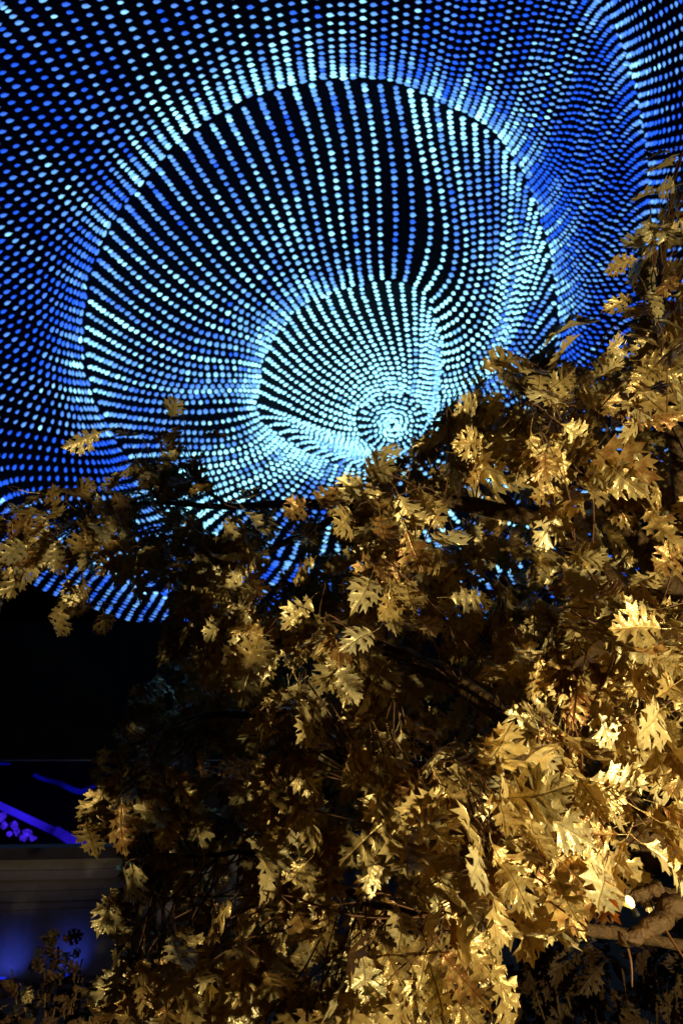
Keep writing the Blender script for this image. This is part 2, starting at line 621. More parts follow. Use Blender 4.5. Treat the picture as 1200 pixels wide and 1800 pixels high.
NL = len(leds)
dists = np.array([l[4] for l in leds])
lp = pix(np.array([l[0] for l in leds]))
inside = (lp[:, 0] > 5) & (lp[:, 0] < 1195) & (lp[:, 1] > 5) & (lp[:, 1] < 700)
szs = np.array([np.linalg.norm(l[1][0]) / l[4] for l in leds])
order = np.argsort(np.where(inside, -szs, 1))
single = set(order[:300].tolist())
bead_mesh = []
for q in range(8):
    c = (q + 0.5) / 8
    me = mesh('led_lamp', BV, BF, M_LED, smooth=True)
    at = me.color_attributes.new('glow', 'FLOAT_COLOR', 'POINT')
    at.data.foreach_set('color', np.concatenate([glow(np.full(len(BW), c), BW), np.ones((len(BW), 1))], 1).astype(np.float32).ravel())
    bead_mesh.append(me)
restV, restF, restC = [], [], []
nb = len(BV)
k = 0
for i, (p, Fr, c, si, dist) in enumerate(leds):
    if i in single:
        o = bpy.data.objects.new('led_lamp', bead_mesh[min(7, int(c * 8))])
        COL.objects.link(o)
        o.parent = strings[si]
        M = Matrix.Identity(4)
        for r_ in range(3):
            for c_ in range(3):
                M[r_][c_] = float(Fr[c_][r_])
            M[r_][3] = float(p[r_])
        o.matrix_local = M
        continue
    restV.append(BV @ Fr + p)
    restF.append(BF + k * nb)
    restC.append(glow(np.full(nb, c), BW))
    k += 1
me = mesh('led_lamps', np.concatenate(restV), np.concatenate(restF), M_LED, smooth=True)
at = me.color_attributes.new('glow', 'FLOAT_COLOR', 'POINT')
rc = np.concatenate(restC)
at.data.foreach_set('color', np.concatenate([rc, np.ones((len(rc), 1))], 1).astype(np.float32).ravel())
obj('led_lamps', me, canopy, kind='stuff')
print('LEDs', NL, 'strings', len(strings))

# ------------------------------------------------------------------ dark pavilion with blue strip lights, low curved wall
pav = thing('pavilion', 'black pavilion with flat fascia and open blue lit hall beneath the canopy rim', 'pavilion', (-4, 14, 0))
zb = float(pt(60, 1335, 14.2)[2])
zt = float(pt(60, 1100, 14.2)[2]) + 0.3
for nm, bb, mm in (('fascia', (-14, 6, 14, 14.6, zb, zt), M_DARK), ('trim', (-14, 6, 13.94, 13.99, zb - 0.005, zb + 0.012), M_TRIM),
                   ('ceiling', (-14, 6, 14.6, 20, zb + 0.05, zb + 0.2), M_DARK), ('back_wall', (-14, 6, 16.9, 17.1, 0, zb + 0.05), M_PANEL),
                   ('upper_wall', (-14, 6, 14.6, 15.0, zb + 0.2, zt), M_DARK)):
    obj(nm, mesh(nm, *boxm(*bb), mm), pav)
M_BLUE1 = mat('blue_strip_light', (0.02, 0.02, 0.2), 0.4, 0.3, emit=(0.035, 0.012, 1.0), estr=0.62, enoise=1.3)
M_BLUE2 = mat('dim_blue_strip_light', (0.02, 0.02, 0.2), 0.4, 0.3, emit=(0.004, 0.006, 0.5), estr=0.35, enoise=1.5)
M_BLUE3 = mat('violet_glass_light', (0.05, 0.02, 0.3), 0.3, 0.5, emit=(0.07, 0.02, 0.9), estr=0.7, enoise=12.0)


M_BLUE4 = mat('blue_glow_panel', (0.02, 0.02, 0.2), 0.3, 0.5, emit=(0.015, 0.012, 0.6), estr=0.6, enoise=30.0)  # emission imitating blue glow on a wall beyond the leaves


def strip(a, b, dist, ra, rb, m, label, cat='strip light', wob=0.0, n=8):
    ln = []
    for i in range(n):
        t = i / (n - 1)
        ln.append(pt(a[0] + (b[0] - a[0]) * t, a[1] + (b[1] - a[1]) * t + wob * math.sin(t * 9), dist + 0.3 * t))
    base = thing('strip_light', label, cat, tuple(ln[-1]))
    obj('glowing_tube', mesh('glowing_tube', *tube(ln, np.linspace(ra, rb, n), 8), m, smooth=True), base)
    for q in (0.04, 0.96):
        c = np.array(ln[0]) + (np.array(ln[-1]) - np.array(ln[0])) * q
        obj('bracket', mesh('bracket', *boxm(c[0] - 0.02, c[0] + 0.02, c[1] + 0.03, c[1] + 0.14, c[2] - 0.09, c[2] - 0.02), M_DARK), base)


strip((-140, 1350), (98, 1462), 15.0, 0.05, 0.062, M_BLUE1, 'bright violet blue strip light slanting down above the cluster of small lights', n=10)
strip((98, 1460), (152, 1492), 15.0, 0.075, 0.09, M_BLUE1, 'short thick blue strip light at the low end of the bright slanting strip')
strip((60, 1362), (140, 1391), 16.0, 0.03, 0.05, M_BLUE2, 'dim blue strip light high under the pavilion fascia', wob=1.5)
strip((138, 1394), (170, 1381), 16.4, 0.05, 0.03, M_BLUE2, 'short dim blue strip light rising behind the dangling oak leaf')
strip((-60, 1341), (18, 1343), 16.0, 0.02, 0.02, M_BLUE2, 'faint blue line of light just below the grey fascia trim')
cl = thing('glass_cluster', 'heap of small violet blue glowing glass lumps under the slanting strip light', 'glass lights', tuple(pt(40, 1470, 15.3)))
for (x, y, r_) in [(4, 1436, 8), (8, 1450, 6), (26, 1452, 8), (30, 1462, 6), (48, 1466, 8), (44, 1473, 5), (57, 1473, 5), (38, 1473, 5), (-10, 1440, 9), (-16, 1455, 7), (18, 1465, 5), (62, 1474, 3)]:
    c = pt(x, y, 15.2 + rng.uniform(0, 0.4))
    rr = r_ * 15 / F
    V = []
    for p in ((1, 0, 0), (-1, 0, 0), (0, 1, 0), (0, -1, 0), (0, 0, 1), (0, 0, -1), (.6, .6, .6), (-.6, .6, .5), (.6, -.6, .4), (-.6, -.6, .6), (.6, .6, -.5), (-.6, .6, -.6), (.6, -.6, -.6), (-.6, -.6, -.5)):
        V.append(c + np.array(p) * rr * rng.uniform(0.6, 1.15))
    Fc = [(4, 6, 8), (4, 7, 6), (4, 9, 7), (4, 8, 9), (5, 12, 10), (5, 10, 11), (5, 11, 13), (5, 13, 12), (0, 8, 6), (0, 6, 10), (0, 10, 12), (0, 12, 8), (1, 7, 9), (1, 11, 7), (1, 13, 11), (1, 9, 13), (2, 6, 7), (2, 10, 6), (2, 11, 10), (2, 7, 11), (3, 9, 8), (3, 8, 12), (3, 13, 9), (3, 12, 13)]
    obj('glass_lump', mesh('glass_lump', V, Fc, M_BLUE3), cl)

# low curved wall: convex towards the camera, built of long stone courses with recessed joints
wallc = pt(-60, 1600, 8.0)
wc = np.array([wallc[0] * 1.0 - 0.5, wallc[1] + 6.0])
RW = 6.0
def wall_z(py):
    d = ray(60, py)
    yy = wc[1] - RW
    return 1.6 + d[2] / d[1] * (yy + 0.02)
wall = thing('curved_wall', 'low grey stone wall curving behind the dangling oak leaves at lower left', 'wall', (wc[0], wc[1] - RW, 0))


def arc_course(z0, z1, r0, r1):
    n = 40
    V, Fc = [], []
    for i in range(n):
        a = R(-160) + R(140) * i / (n - 1)
        for r_, z in ((r0, z0), (r0, z1), (r1, z1), (r1, z0)):
            V.append((wc[0] + r_ * math.cos(a), wc[1] + r_ * math.sin(a), z))
    for i in range(n - 1):
        for s in range(4):
            s2 = (s + 1) % 4
            Fc.append((i * 4 + s, i * 4 + s2, (i + 1) * 4 + s2, (i + 1) * 4 + s))
    return V, Fc


zs = [wall_z(p) for p in (1491, 1512, 1531, 1549, 1568, 1587, 1602, 1628)]
obj('coping', mesh('coping', *arc_course(zs[1], zs[0], RW + 0.03, RW - 0.4), mat('dark_coping', (0.07, 0.06, 0.075), 0.7, 0.2, noise=0.3, nscale=8)), wall)
for i in range(1, 7):
    off = (0.0, 0.006, -0.008, 0.004, -0.004, 0.01)[i - 1]
    obj('stone_course', mesh('stone_course', *arc_course(zs[i + 1] if i < 6 else 0, zs[i] - 0.004, RW + off, RW - 0.35), M_STONE), wall)
obj('joint_backing', mesh('joint_backing', *arc_course(0.0, zs[1] - 0.003, RW - 0.02, RW - 0.3), M_DARK), wall)

wall_fill = lamp('wall_fill_light', 'SPOT', (-5.0, 5.0, 4.0), 22, (0.92, 0.80, 1.0), shadow_soft_size=0.15, spot_size=R(120), spot_blend=0.8)  # added fill lamp out of view, there to brighten the wall
aim(wall_fill, (-3.6, 8.0, 0.3))
# small blue uplights at the foot of the wall: they throw the blue patches
M_LENS = mat('blue_lens', (0.02, 0.03, 0.3), 0.3, 0.5, emit=(0.01, 0.03, 0.9), estr=0.6)
for px_, py_, lab in ((20, 1625, 'small round blue uplight at the wall foot, left end'), (100, 1626, 'small round blue uplight at the wall foot, between two others'), (152, 1622, 'small round blue uplight at the wall foot, nearest the oak leaves')):
    d = ray(px_, 1640)
    t = -1.6 / d[2]
    p = EYE + d * t
    # stand just in front of the wall
    v = np.array([p[0] - wc[0], p[1] - wc[1]])
    v = v / np.linalg.norm(v) * (RW + 0.22)
    p = np.array([wc[0] + v[0], wc[1] + v[1], 0])
    b_ = thing('uplight', lab, 'uplight', tuple(p), 'blue uplights along the foot of the curved wall')
    obj('housing', mesh('housing', *tube([p, p + (0, 0, 0.05)], 0.05, 10), M_DARK), b_)
    obj('lens', mesh('lens', *tube([p + (0, 0, 0.051), p + (0, 0, 0.056)], 0.038, 10), M_LENS), b_)
    sl = lamp('uplight_beam', 'SPOT', tuple(p + (0, 0, 0.07)), 1.6, (0.05, 0.1, 1.0), shadow_soft_size=0.03, spot_size=R(96), spot_blend=0.8)
    aim(sl, tuple(np.array([wc[0] + v[0] * RW / (RW + 0.22), wc[1] + v[1] * RW / (RW + 0.22), 0.16])))

# ------------------------------------------------------------------ oak leaves
def leaf_shape(seed):
    rr = random.Random(seed)
    J = lambda a=0.015: rr.uniform(-a, a)
    V, Z, Fc = [], [], []

    def add(x, y, z=0.0):
        V.append([x, y])
        Z.append(z)
        return len(V) - 1
    mid_s = [0.03, 0.19, 0.35, 0.51, 0.68]
    att = [0.10, 0.26, 0.43, 0.60]
    ms = [add(0, y, -0.010) for y in mid_s]
    ma = [add(0, y, -0.012) for y in att]
    top_m = add(0, 0.85, -0.008)
    tip = add(J(), 1.0 + J(0.03))
    wsc = rr.uniform(0.76, 1.02)
    for sd in (-1, 1):
        tips = [(0.20, 0.215), (0.33, 0.45), (0.345, 0.69), (0.20, 0.875)]
        tips = [((x + J(0.03)) * wsc, y + J(0.025)) for x, y in tips]
        sin = [(0.03, 0.06), (0.078, 0.315), (0.082, 0.485), (0.075, 0.66), (0.05, 0.80)]
        sin = [((x + J(0.018)) * wsc, y + J(0.012)) for x, y in sin]
        S = [add(sd * x, y, 0.014) for x, y in sin]
        for i, (tx, ty) in enumerate(tips):
            mx_, my_ = 0.0, att[i]
            dx, dy = tx - mx_, ty - my_
            ln = math.hypot(dx, dy)
            ux, uy = dx / ln, dy / ln
            lx, ly = uy, -ux                       # towards the lower side
            k = ln / 0.36
            v1 = add(sd * (mx_ + dx * 0.5), my_ + dy * 0.5, -0.012)
            T = add(sd * tx, ty, J(0.02))

            def q(f, o, z=0.012):
                return add(sd * (mx_ + dx * f + lx * o * k), my_ + dy * f + ly * o * k, z)
            lo_b = q(0.50 + J(), 0.060 + J(), 0.014)
            lo_t = q(0.84 + J(), 0.115 + J(0.02), 0.0)
            lo_n = q(0.76 + J(), 0.045 + J(0.01))
            up_n = q(0.78 + J(), -0.040 + J(0.01))
            up_t = q(0.92 + J(), -0.105 + J(0.02), 0.0)
            up_b = q(0.56 + J(), -0.050 + J(0.01), 0.014)
            lower = [ms[i], S[i], lo_b, lo_t, lo_n, T, v1, ma[i]]
            upper = [ma[i], v1, T, up_n, up_t, up_b, S[i + 1], ms[i + 1]]
            for poly in (lower, upper):
                pts3 = [Vector((V[n][0], V[n][1], 0)) for n in poly]
                for tri in tessellate_polygon([pts3]):
                    f = [poly[n] for n in tri]
                    a, b, c = (V[n] for n in f)
                    cr = (b[0] - a[0]) * (c[1] - a[1]) - (b[1] - a[1]) * (c[0] - a[0])
                    Fc.append(tuple(f) if cr > 0 else tuple(reversed(f)))
        tt = add(sd * (0.10 + J(0.02)) * wsc, 0.915 + J(0.02), 0.0)
        tn = add(sd * 0.045 * wsc, 0.91, 0.01)
        tb = add(sd * 0.05 * wsc, 0.83, 0.012)
        poly = [ms[4], S[4], tb, tt, tn, tip, top_m]
        pts3 = [Vector((V[n][0], V[n][1], 0)) for n in poly]
        for tri in tessellate_polygon([pts3]):
            f = [poly[n] for n in tri]
            a, b, c = (V[n] for n in f)
            cr = (b[0] - a[0]) * (c[1] - a[1]) - (b[1] - a[1]) * (c[0] - a[0])
            Fc.append(tuple(f) if cr > 0 else tuple(reversed(f)))
        b0 = add(sd * 0.012, -0.005, 0)
        f = [ms[0], S[0], b0]
        Fc.append(tuple(f) if sd < 0 else tuple(reversed(f)))
    V = np.array(V)
    Z = np.array(Z)
    uv = V.copy()
    x, y = V[:, 0], V[:, 1]
    fold = rr.uniform(0.02, 0.36)
    droop = rr.uniform(-0.12, 0.30)
    curl = rr.uniform(-0.6, 0.9)
    wph, wam = rr.uniform(0, 6), rr.uniform(0.06, 0.16)
    tw = rr.uniform(-0.5, 0.5)
    z = Z * 1.4 + fold * np.abs(x) - curl * x * x - droop * y * y + wam * np.abs(x) * np.sin(13 * y + wph + np.sign(x)) + 0.05 * np.sin(5 * y + wph)
    z += tw * x * (y - 0.3)
    side = rr.uniform(-0.10, 0.10)
    X = x * (1 - 0.18 * fold) + side * y * y
    P = np.stack([X, y, z], 1)
    # petiole: a thin three-sided stalk
    n0 = len(P)
    z0 = float(np.interp(0.03, [0, 1], [0, 0])) + 0.05 * math.sin(wph)
    st = []
    for (yy, zz, r_) in ((0.06, z0 - 0.004, 0.008), (-0.10, z0 + 0.01, 0.008), (-0.24, z0 + 0.05, 0.010)):
        for s in range(3):
            a = 2 * math.pi * s / 3
            st.append((r_ * math.cos(a), yy, zz + r_ * math.sin(a)))
    P = np.vstack([P, st])
    uv = np.vstack([uv, [(0, q[1]) for q in st]])
    for i in range(2):
        for s in range(3):
            s2 = (s + 1) % 3
            a, b, c, d = n0 + i * 3 + s, n0 + i * 3 + s2, n0 + (i + 1) * 3 + s2, n0 + (i + 1) * 3 + s
            Fc += [(a, b, c), (a, c, d)]
    return P, np.array(Fc), uv


NV = 16
SHAPES = [leaf_shape(100 + i) for i in range(NV)]
LEAF_ME = [mesh('oak_leaf', P, Fc, M_LEAF, smooth=True, uv=uv) for P, Fc, uv in SHAPES]


def leaf_frame(axis, normal):
    y = axis / (np.linalg.norm(axis) + 1e-9)
    z = normal - y * normal.dot(y)
    z /= np.linalg.norm(z) + 1e-9
    return np.stack([np.cross(y, z), y, z], 0)


def rotv(v, k, a):
    k = k / np.linalg.norm(k)
    return v * math.cos(a) + np.cross(k, v) * math.sin(a) + k * k.dot(v) * (1 - math.cos(a))


# distance from the eye to the crown's front, read off the size of the leaves in the photo
DEP = np.array([(800, 1450, 1.75), (1100, 1150, 1.72), (950, 800, 2.0), (1150, 500, 2.7), (1160, 300, 2.9), (240, 1370, 2.35), (50, 930, 3.3), (650, 950, 2.05), (300, 820, 3.4),
                (680, 1700, 1.85), (300, 1700, 2.2), (480, 1400, 2.1), (1050, 1560, 1.75), (480, 900, 2.6), (820, 690, 2.4), (560, 1100, 2.2), (960, 1450, 1.65), (150, 1080, 3.0), (1180, 1350, 1.9), (1000, 600, 2.5), (1180, 700, 2.2)])


def depth(px, py):
    w = 1.0 / (((DEP[:, 0] - px) ** 2 + (DEP[:, 1] - py) ** 2) + 60 ** 2) ** 1.3
    return float((w * DEP[:, 2]).sum() / w.sum())


HERO = [
    # the bright spray at upper right
    (935, 758, 936, 852), (975, 752, 992, 852), (930, 765, 853, 802), (985, 780, 1040, 800), (1010, 782, 1152, 842), (1062, 808, 1122, 872), (1030, 815, 1072, 862), (985, 745, 1030, 775), (950, 770, 905, 835), (955, 790, 965, 850),
    (812, 803, 925, 846), (848, 812, 818, 850), (872, 758, 815, 792), (1125, 742, 1205, 738), (1118, 736, 1108, 770), (890, 765, 835, 815), (850, 780, 800, 775),
    (958, 690, 1018, 650), (945, 690, 952, 645), (1035, 668, 1090, 635), (1050, 690, 1078, 730), (985, 705, 930, 690), (845, 648, 912, 624), (955, 606, 1038, 545), (960, 640, 1020, 590), (1100, 590, 1150, 605), (1000, 690, 960, 720), (1010, 700, 1060, 690), (840, 700, 800, 725), (880, 690, 850, 740), (790, 745, 745, 790), (800, 735, 830, 770), (905, 655, 960, 640),
    (1158, 560, 1195, 585), (1142, 395, 1147, 455), (1132, 415, 1100, 440), (1138, 510, 1168, 552), (1175, 268, 1128, 282), (1180, 288, 1145, 292), (1185, 326, 1150, 336), (1120, 455, 1062, 478), (1195, 600, 1170, 640), (1110, 520, 1070, 545), (1060, 640, 1090, 600), (1180, 400, 1210, 440), (1190, 480, 1160, 520), (1150, 640, 1120, 690), (1180, 660, 1200, 700), (1120, 680, 1165, 700), (1160, 340, 1110, 350), (1170, 420, 1140, 400),
    # middle left of the crown
    (700, 870, 732, 932), (666, 908, 682, 964), (714, 930, 740, 1008), (765, 950, 812, 932), (650, 980, 668, 1024), (652, 1015, 638, 1058), (686, 1035, 688, 1122), (712, 1020, 732, 1080), (634, 842, 592, 872), (546, 1052, 498, 1108), (562, 1105, 536, 1150), (588, 1112, 604, 1152), (548, 982, 524, 1024), (790, 1048, 868, 1054), (690, 880, 655, 905), (620, 900, 590, 930), (590, 860, 560, 900), (700, 1040, 660, 1085), (745, 1000, 790, 980), (640, 830, 690, 815), (660, 800, 690, 780), (655, 1110, 610, 1130), (735, 1080, 770, 1120), (540, 885, 500, 905), (520, 930, 560, 960),
    # right side
    (1150, 1072, 1052, 1086), (1060, 1108, 1190, 1192), (1160, 1105, 1075, 1098), (1170, 1130, 1100, 1160), (974, 1138, 996, 1222), (904, 1128, 910, 1178), (934, 1122, 928, 1178), (1034, 1165, 1086, 1240), (1036, 1228, 1074, 1302), (1018, 1195, 1002, 1275), (1155, 1250, 1128, 1285), (1070, 1190, 1060, 1250), (1110, 1180, 1130, 1230), (1195, 970, 1150, 1000), (1160, 1000, 1120, 1030), (1190, 1090, 1230, 1120), (1190, 1200, 1150, 1230), (1000, 1090, 1040, 1130),
    (868, 1342, 968, 1310), (880, 1338, 972, 1322), (850, 1342, 902, 1282), (880, 1352, 872, 1398), (888, 1406, 992, 1392), (922, 1418, 1034, 1470), (890, 1428, 958, 1494), (868, 1485, 900, 1568), (1012, 1366, 1068, 1434), (1020, 1298, 1046, 1340), (905, 1480, 930, 1520), (940, 1395, 985, 1370), (860, 1400, 900, 1440), (930, 1440, 960, 1510), (1040, 1395, 1085, 1440),
    # hanging sprays at lower centre
    (664, 1338, 668, 1440), (698, 1332, 720, 1408), (648, 1318, 606, 1358), (660, 1332, 612, 1384), (704, 1282, 712, 1334), (718, 1268, 744, 1304), (758, 1350, 814, 1436), (800, 1338, 818, 1392), (728, 1428, 790, 1492), (734, 1468, 782, 1564), (682, 1438, 604, 1512), (656, 1488, 642, 1578), (702, 1408, 706, 1464), (782, 1308, 762, 1344), (795, 1325, 842, 1372), (812, 1438, 828, 1478), (712, 1468, 714, 1534), (690, 1390, 640, 1440), (740, 1360, 720, 1400), (770, 1400, 740, 1440),
    (852, 1542, 874, 1655), (872, 1502, 928, 1584), (774, 1602, 858, 1698), (772, 1672, 856, 1764), (776, 1728, 842, 1806), (637, 1672, 640, 1768), (664, 1628, 692, 1724), (744, 1678, 736, 1768), (756, 1688, 772, 1794), (748, 1598, 768, 1654), (636, 1648, 608, 1692), (626, 1755, 620, 1812), (700, 1605, 720, 1630), (798, 1575, 830, 1622), (838, 1498, 828, 1545), (680, 1745, 665, 1800), (715, 1760, 700, 1815), (800, 1640, 835, 1660),
    (974, 1528, 1012, 1614), (1000, 1528, 1080, 1612), (1024, 1515, 1080, 1552), (1000, 1632, 945, 1642), (960, 1500, 1000, 1530), (1060, 1530, 1050, 1590),
    # left outlying spray
    (22, 935, 32, 985), (42, 932, 34, 998), (112, 886, 88, 912), (158, 916, 182, 958), (203, 868, 217, 895), (168, 868, 182, 908), (118, 1016, 132, 1068), (148, 1010, 134, 1046), (110, 1075, 103, 1122), (183, 1078, 191, 1112), (240, 995, 252, 1065), (328, 975, 292, 1034), (62, 862, 172, 864), (345, 905, 318, 944), (101, 950, 98, 1006), (5, 905, -20, 940), (60, 900, 20, 905), (90, 870, 40, 890), (130, 870, 160, 850), (280, 960, 250, 985), (300, 930, 350, 950), (360, 940, 410, 965), (210, 830, 190, 870), (240, 800, 210, 840), (300, 735, 312, 705), (315, 750, 300, 790), (355, 760, 398, 775), (250, 760, 205, 770), (270, 770, 310, 770), (180, 760, 110, 785), (310, 790, 285, 830), (380, 850, 330, 862), (420, 880, 460, 865), (430, 900, 470, 940), (390, 900, 440, 925),
    # lower left edge
    (222, 1348, 252, 1404), (240, 1352, 200, 1402), (288, 1348, 338, 1410), (196, 1368, 155, 1448), (212, 1408, 216, 1494), (152, 1442, 160, 1504), (308, 1306, 348, 1342), (260, 1350, 275, 1395), (206, 1558, 174, 1634), (204, 1600, 212, 1655), (246, 1528, 228, 1572), (360, 1330, 350, 1370),
    (590, 1112, 612, 1172), (594, 1168, 632, 1238), (478, 1288, 504, 1354), (508, 1318, 554, 1392), (504, 1372, 548, 1450), (474, 1358, 480, 1444), (454, 1468, 504, 1524), (460, 1498, 488, 1556), (546, 1468, 602, 1512), (540, 1218, 550, 1262), (524, 1225, 498, 1272), (540, 1298, 562, 1318), (545, 1438, 562, 1470), (500, 1260, 470, 1300), (560, 1250, 530, 1290),
    (474, 1542, 528, 1608), (310, 1626, 352, 1714), (300, 1650, 330, 1690), (252, 1676, 244, 1784), (288, 1692, 320, 1770), (274, 1718, 268, 1796), (454, 1686, 488, 1745), (418, 1606, 444, 1664), (424, 1642, 432, 1724), (402, 1585, 376, 1650), (340, 1740, 330, 1800), (300, 1740, 290, 1810), (215, 1690, 200, 1750), (330, 1700, 365, 1740), (250, 1760, 215, 1800), (520, 1600, 550, 1650),
]

tree_base = (1.30, 2.55, 0.0)
tree = thing('oak_tree', 'large oak tree with drooping golden leaves lit warm, growing in front of the light canopy', 'tree', tree_base)


def place_leaf(parent, me, base, Fr, L, mesh_objs=None):
    o = bpy.data.objects.new('leaf', me)
    COL.objects.link(o)
    o.parent = parent
    M = Matrix.Identity(4)
    for r_ in range(3):
        for c_ in range(3):
            M[r_][c_] = float(Fr[c_][r_] * L)
        M[r_][3] = float(base[r_] - parent.location[r_])
    o.matrix_local = M
    return o


# limbs: photo positions with a distance behind the crown's front
def limb_pts(lst, n=26):
    P = []
    for q in lst:
        if len(q) == 2:
            P.append(pt(q[0], q[1], depth(q[0], q[1]) + 0.42))
        else:
            P.append(np.array(q[:3]) if len(q) == 4 else pt(*q))
    return smooth_line(P, n)


TOPQ = (1.28, 2.5, 1.55, 0)
LIMBS = [
    ([(1.30, 2.55, -0.05, 0), (1.27, 2.52, 0.6, 0), (1.28, 2.5, 1.2, 0), TOPQ, (1.33, 2.55, 2.0, 0), (1.3, 2.6, 2.6, 0)], 0.13, 0.06, 'trunk'),
    ([TOPQ, (1100, 1450), (900, 1270), (700, 1150), (480, 1125), (330, 1110)], 0.05, 0.008, 'limb'),
    ([TOPQ, (1200, 1250), (1050, 1000), (900, 900), (650, 880), (400, 890), (200, 880)], 0.05, 0.006, 'limb'),
    ([(1.3, 2.6, 2.4, 0), (1190, 800), (1160, 600), (1165, 440), (1185, 310)], 0.04, 0.006, 'limb'),
    ([TOPQ, (1000, 1560), (800, 1470), (600, 1330), (400, 1250), (230, 1310)], 0.045, 0.006, 'limb'),
    ([(1.28, 2.5, 1.1, 0), (950, 1620), (700, 1600), (450, 1500), (260, 1520)], 0.018, 0.006, 'limb'),
    ([(1.33, 2.55, 2.0, 0), (1080, 900), (960, 700), (990, 610)], 0.04, 0.006, 'limb'),
    ([(650, 880), (450, 970), (250, 960), (60, 895)], 0.016, 0.005, 'limb'),
    ([(400, 890), (330, 830), (290, 760)], 0.010, 0.004, 'limb'),
    ([(900, 900), (830, 760), (780, 720)], 0.014, 0.004, 'limb'),
    # the bare forked limb by the lamp
    ([(1.28, 2.5, 1.25, 0), (1235, 1545, 2.25), (1190, 1590, 2.12), (1140, 1630, 2.0), (1092, 1662, 1.95)], 0.036, 0.014, 'limb'),
    ([(1190, 1580, 2.14), (1130, 1572, 2.08), (1060, 1580, 2.06), (985, 1590, 2.08)], 0.020, 0.007, 'limb'),
    ([(1230, 1510, 2.7), (1150, 1522, 2.65), (1080, 1528, 2.65), (1010, 1540, 2.7)], 0.024, 0.010, 'limb'),
]
limb_samples = []
for lst, r0, r1, nm in LIMBS:
    P = limb_pts(lst, 30)
    rad = np.linspace(r0, r1, 30) * (1 + 0.08 * np.sin(np.arange(30) * 1.3))
    P[1:-1] += rng.normal(0, 0.006, P[1:-1].shape)
    V, Fc = tube(P, rad, 12, rough=0.16)
    obj(nm, mesh(nm, V, Fc, M_BARK, smooth=True), tree)
    if r0 < 0.06 and not (len(lst[-1]) == 3):
        limb_samples.append(P[4:])
LS = np.concatenate(limb_samples)

twigs = Acc()
single_twigs = []


def twig_to(p, direction, r0=0.0013, r1=0.003):
    """a thin shoot from a leaf node back to the nearest limb"""
    d = np.linalg.norm(LS - p, axis=1)
    q = LS[int(np.argmin(d + rng.uniform(0, 0.12, len(d))))]
    L = np.linalg.norm(q - p)
    m1 = p + direction * min(0.25 * L, 0.06)
    m2 = (p + q) / 2 + np.array([0, 0, 0.02 * L]) + rng.normal(0, 0.04 * L, 3)
    ln = smooth_line([p, m1, m2, q], 9)
    return tube(ln, np.linspace(r0, r1, 9), 4, cap=False)


n_single = 0
cells = {}
for (bx, by, tx, ty) in HERO:
    dB = depth(bx, by) + rng.uniform(-0.06, 0.10) - (0.12 if by > 850 and 480 < bx < 900 else 0.07 if by > 1200 and bx < 900 else 0.0)
    B = pt(bx, by, dB)
    lp_ = math.hypot(tx - bx, ty - by)
    if bx > 880 and bx < 1010 and by > 1595:
        dB += 0.25
    lm = lp_ * dB / F
    want = rng.uniform(0.125, 0.155)
    dz = rng.uniform(-0.35, 0.22) * lm if lm > want else math.sqrt(want ** 2 - lm ** 2) * (-1 if rng.random() < 0.7 else 0.8)
    T = pt(tx, ty, dB + dz)
    ax = T - B
    L = np.linalg.norm(ax)
    toeye = EYE - B
    toeye /= np.linalg.norm(toeye)
    tokey = KEY - B
    tokey /= np.linalg.norm(tokey)
    nrm = toeye * 0.75 + tokey * 0.55
    nrm = rotv(nrm, ax, rng.normal(0, 0.38 if (by > 720 and bx > 480) or by > 1100 else 0.75))
    if ((bx < 480 and by < 1010) or by < 700) and rng.random() < 0.8:      # outer leaves lie flat: seen edge-on from below
        nrm = np.array([0.0, 0.1, 1.0]) + rng.normal(0, 0.28, 3)
        nrm -= tokey * nrm.dot(tokey) * 0.9
    Fr = leaf_frame(ax, nrm)
    place_leaf(tree, LEAF_ME[rng.integers(NV)], B, Fr, L * (1.17 if by > 1200 else 1.07))
    n_single += 1
    node = B - ax * 0.24 + Fr[2] * 0.04 * L
    twigs.add(*twig_to(node, -ax / L * 0.7 - toeye * 0.6))
print('heroes', n_single)

CROWN = np.array([(-150, 905), (0, 910), (90, 868), (150, 860), (205, 855), (215, 800), (240, 780), (290, 735), (330, 770), (390, 785), (430, 865), (470, 885), (545, 885), (565, 840), (620, 840), (668, 812), (722, 782), (765, 728), (795, 698), (855, 648), (930, 630), (980, 600), (1045, 570), (1080, 490), (1115, 430), (1120, 350), (1150, 300), (1250, 250), (1500, 300), (1500, 1640), (1240, 1480), (1100, 1490), (1000, 1640), (860, 1690), (860, 1950), (100, 1950), (190, 1780), (215, 1650), (195, 1600), (240, 1500), (185, 1440), (210, 1350), (190, 1270), (265, 1190), (310, 1115), (200, 1085), (100, 1080), (0, 1085), (-150, 1085)], float)


def inside_poly(x, y, P):
    r = False
    n = len(P)
    j = n - 1
    for i in range(n):
        if (P[i, 1] > y) != (P[j, 1] > y) and x < (P[j, 0] - P[i, 0]) * (y - P[i, 1]) / (P[j, 1] - P[i, 1]) + P[i, 0]:
            r = not r
        j = i
    return r


HOLES = [(915, 1603, 42), (500, 965, 30), (85, 1030, 45), (215, 800, 30), (255, 1060, 40), (1050, 1720, 120)]


VOIDS = [(1150, 930, 85), (1060, 900, 60), (830, 1140, 75), (900, 1190, 60), (600, 1215, 50), (400, 1200, 80), (330, 1230, 90), (1110, 1340, 75), (600, 1430, 50), (380, 1370, 60), (380, 1460, 70),
         (570, 1420, 45), (540, 1700, 70), (560, 1610, 60), (250, 1600, 60), (900, 870, 65), (800, 870, 45), (830, 1260, 60), (740, 1240, 50), (1150, 760, 50), (1000, 1060, 50), (470, 1180, 50), (870, 1420, 30), (480, 1750, 60), (370, 1050, 50), (1090, 790, 40), (820, 1530, 30), (700, 1190, 50), (200, 1000, 50), (400, 980, 40)]


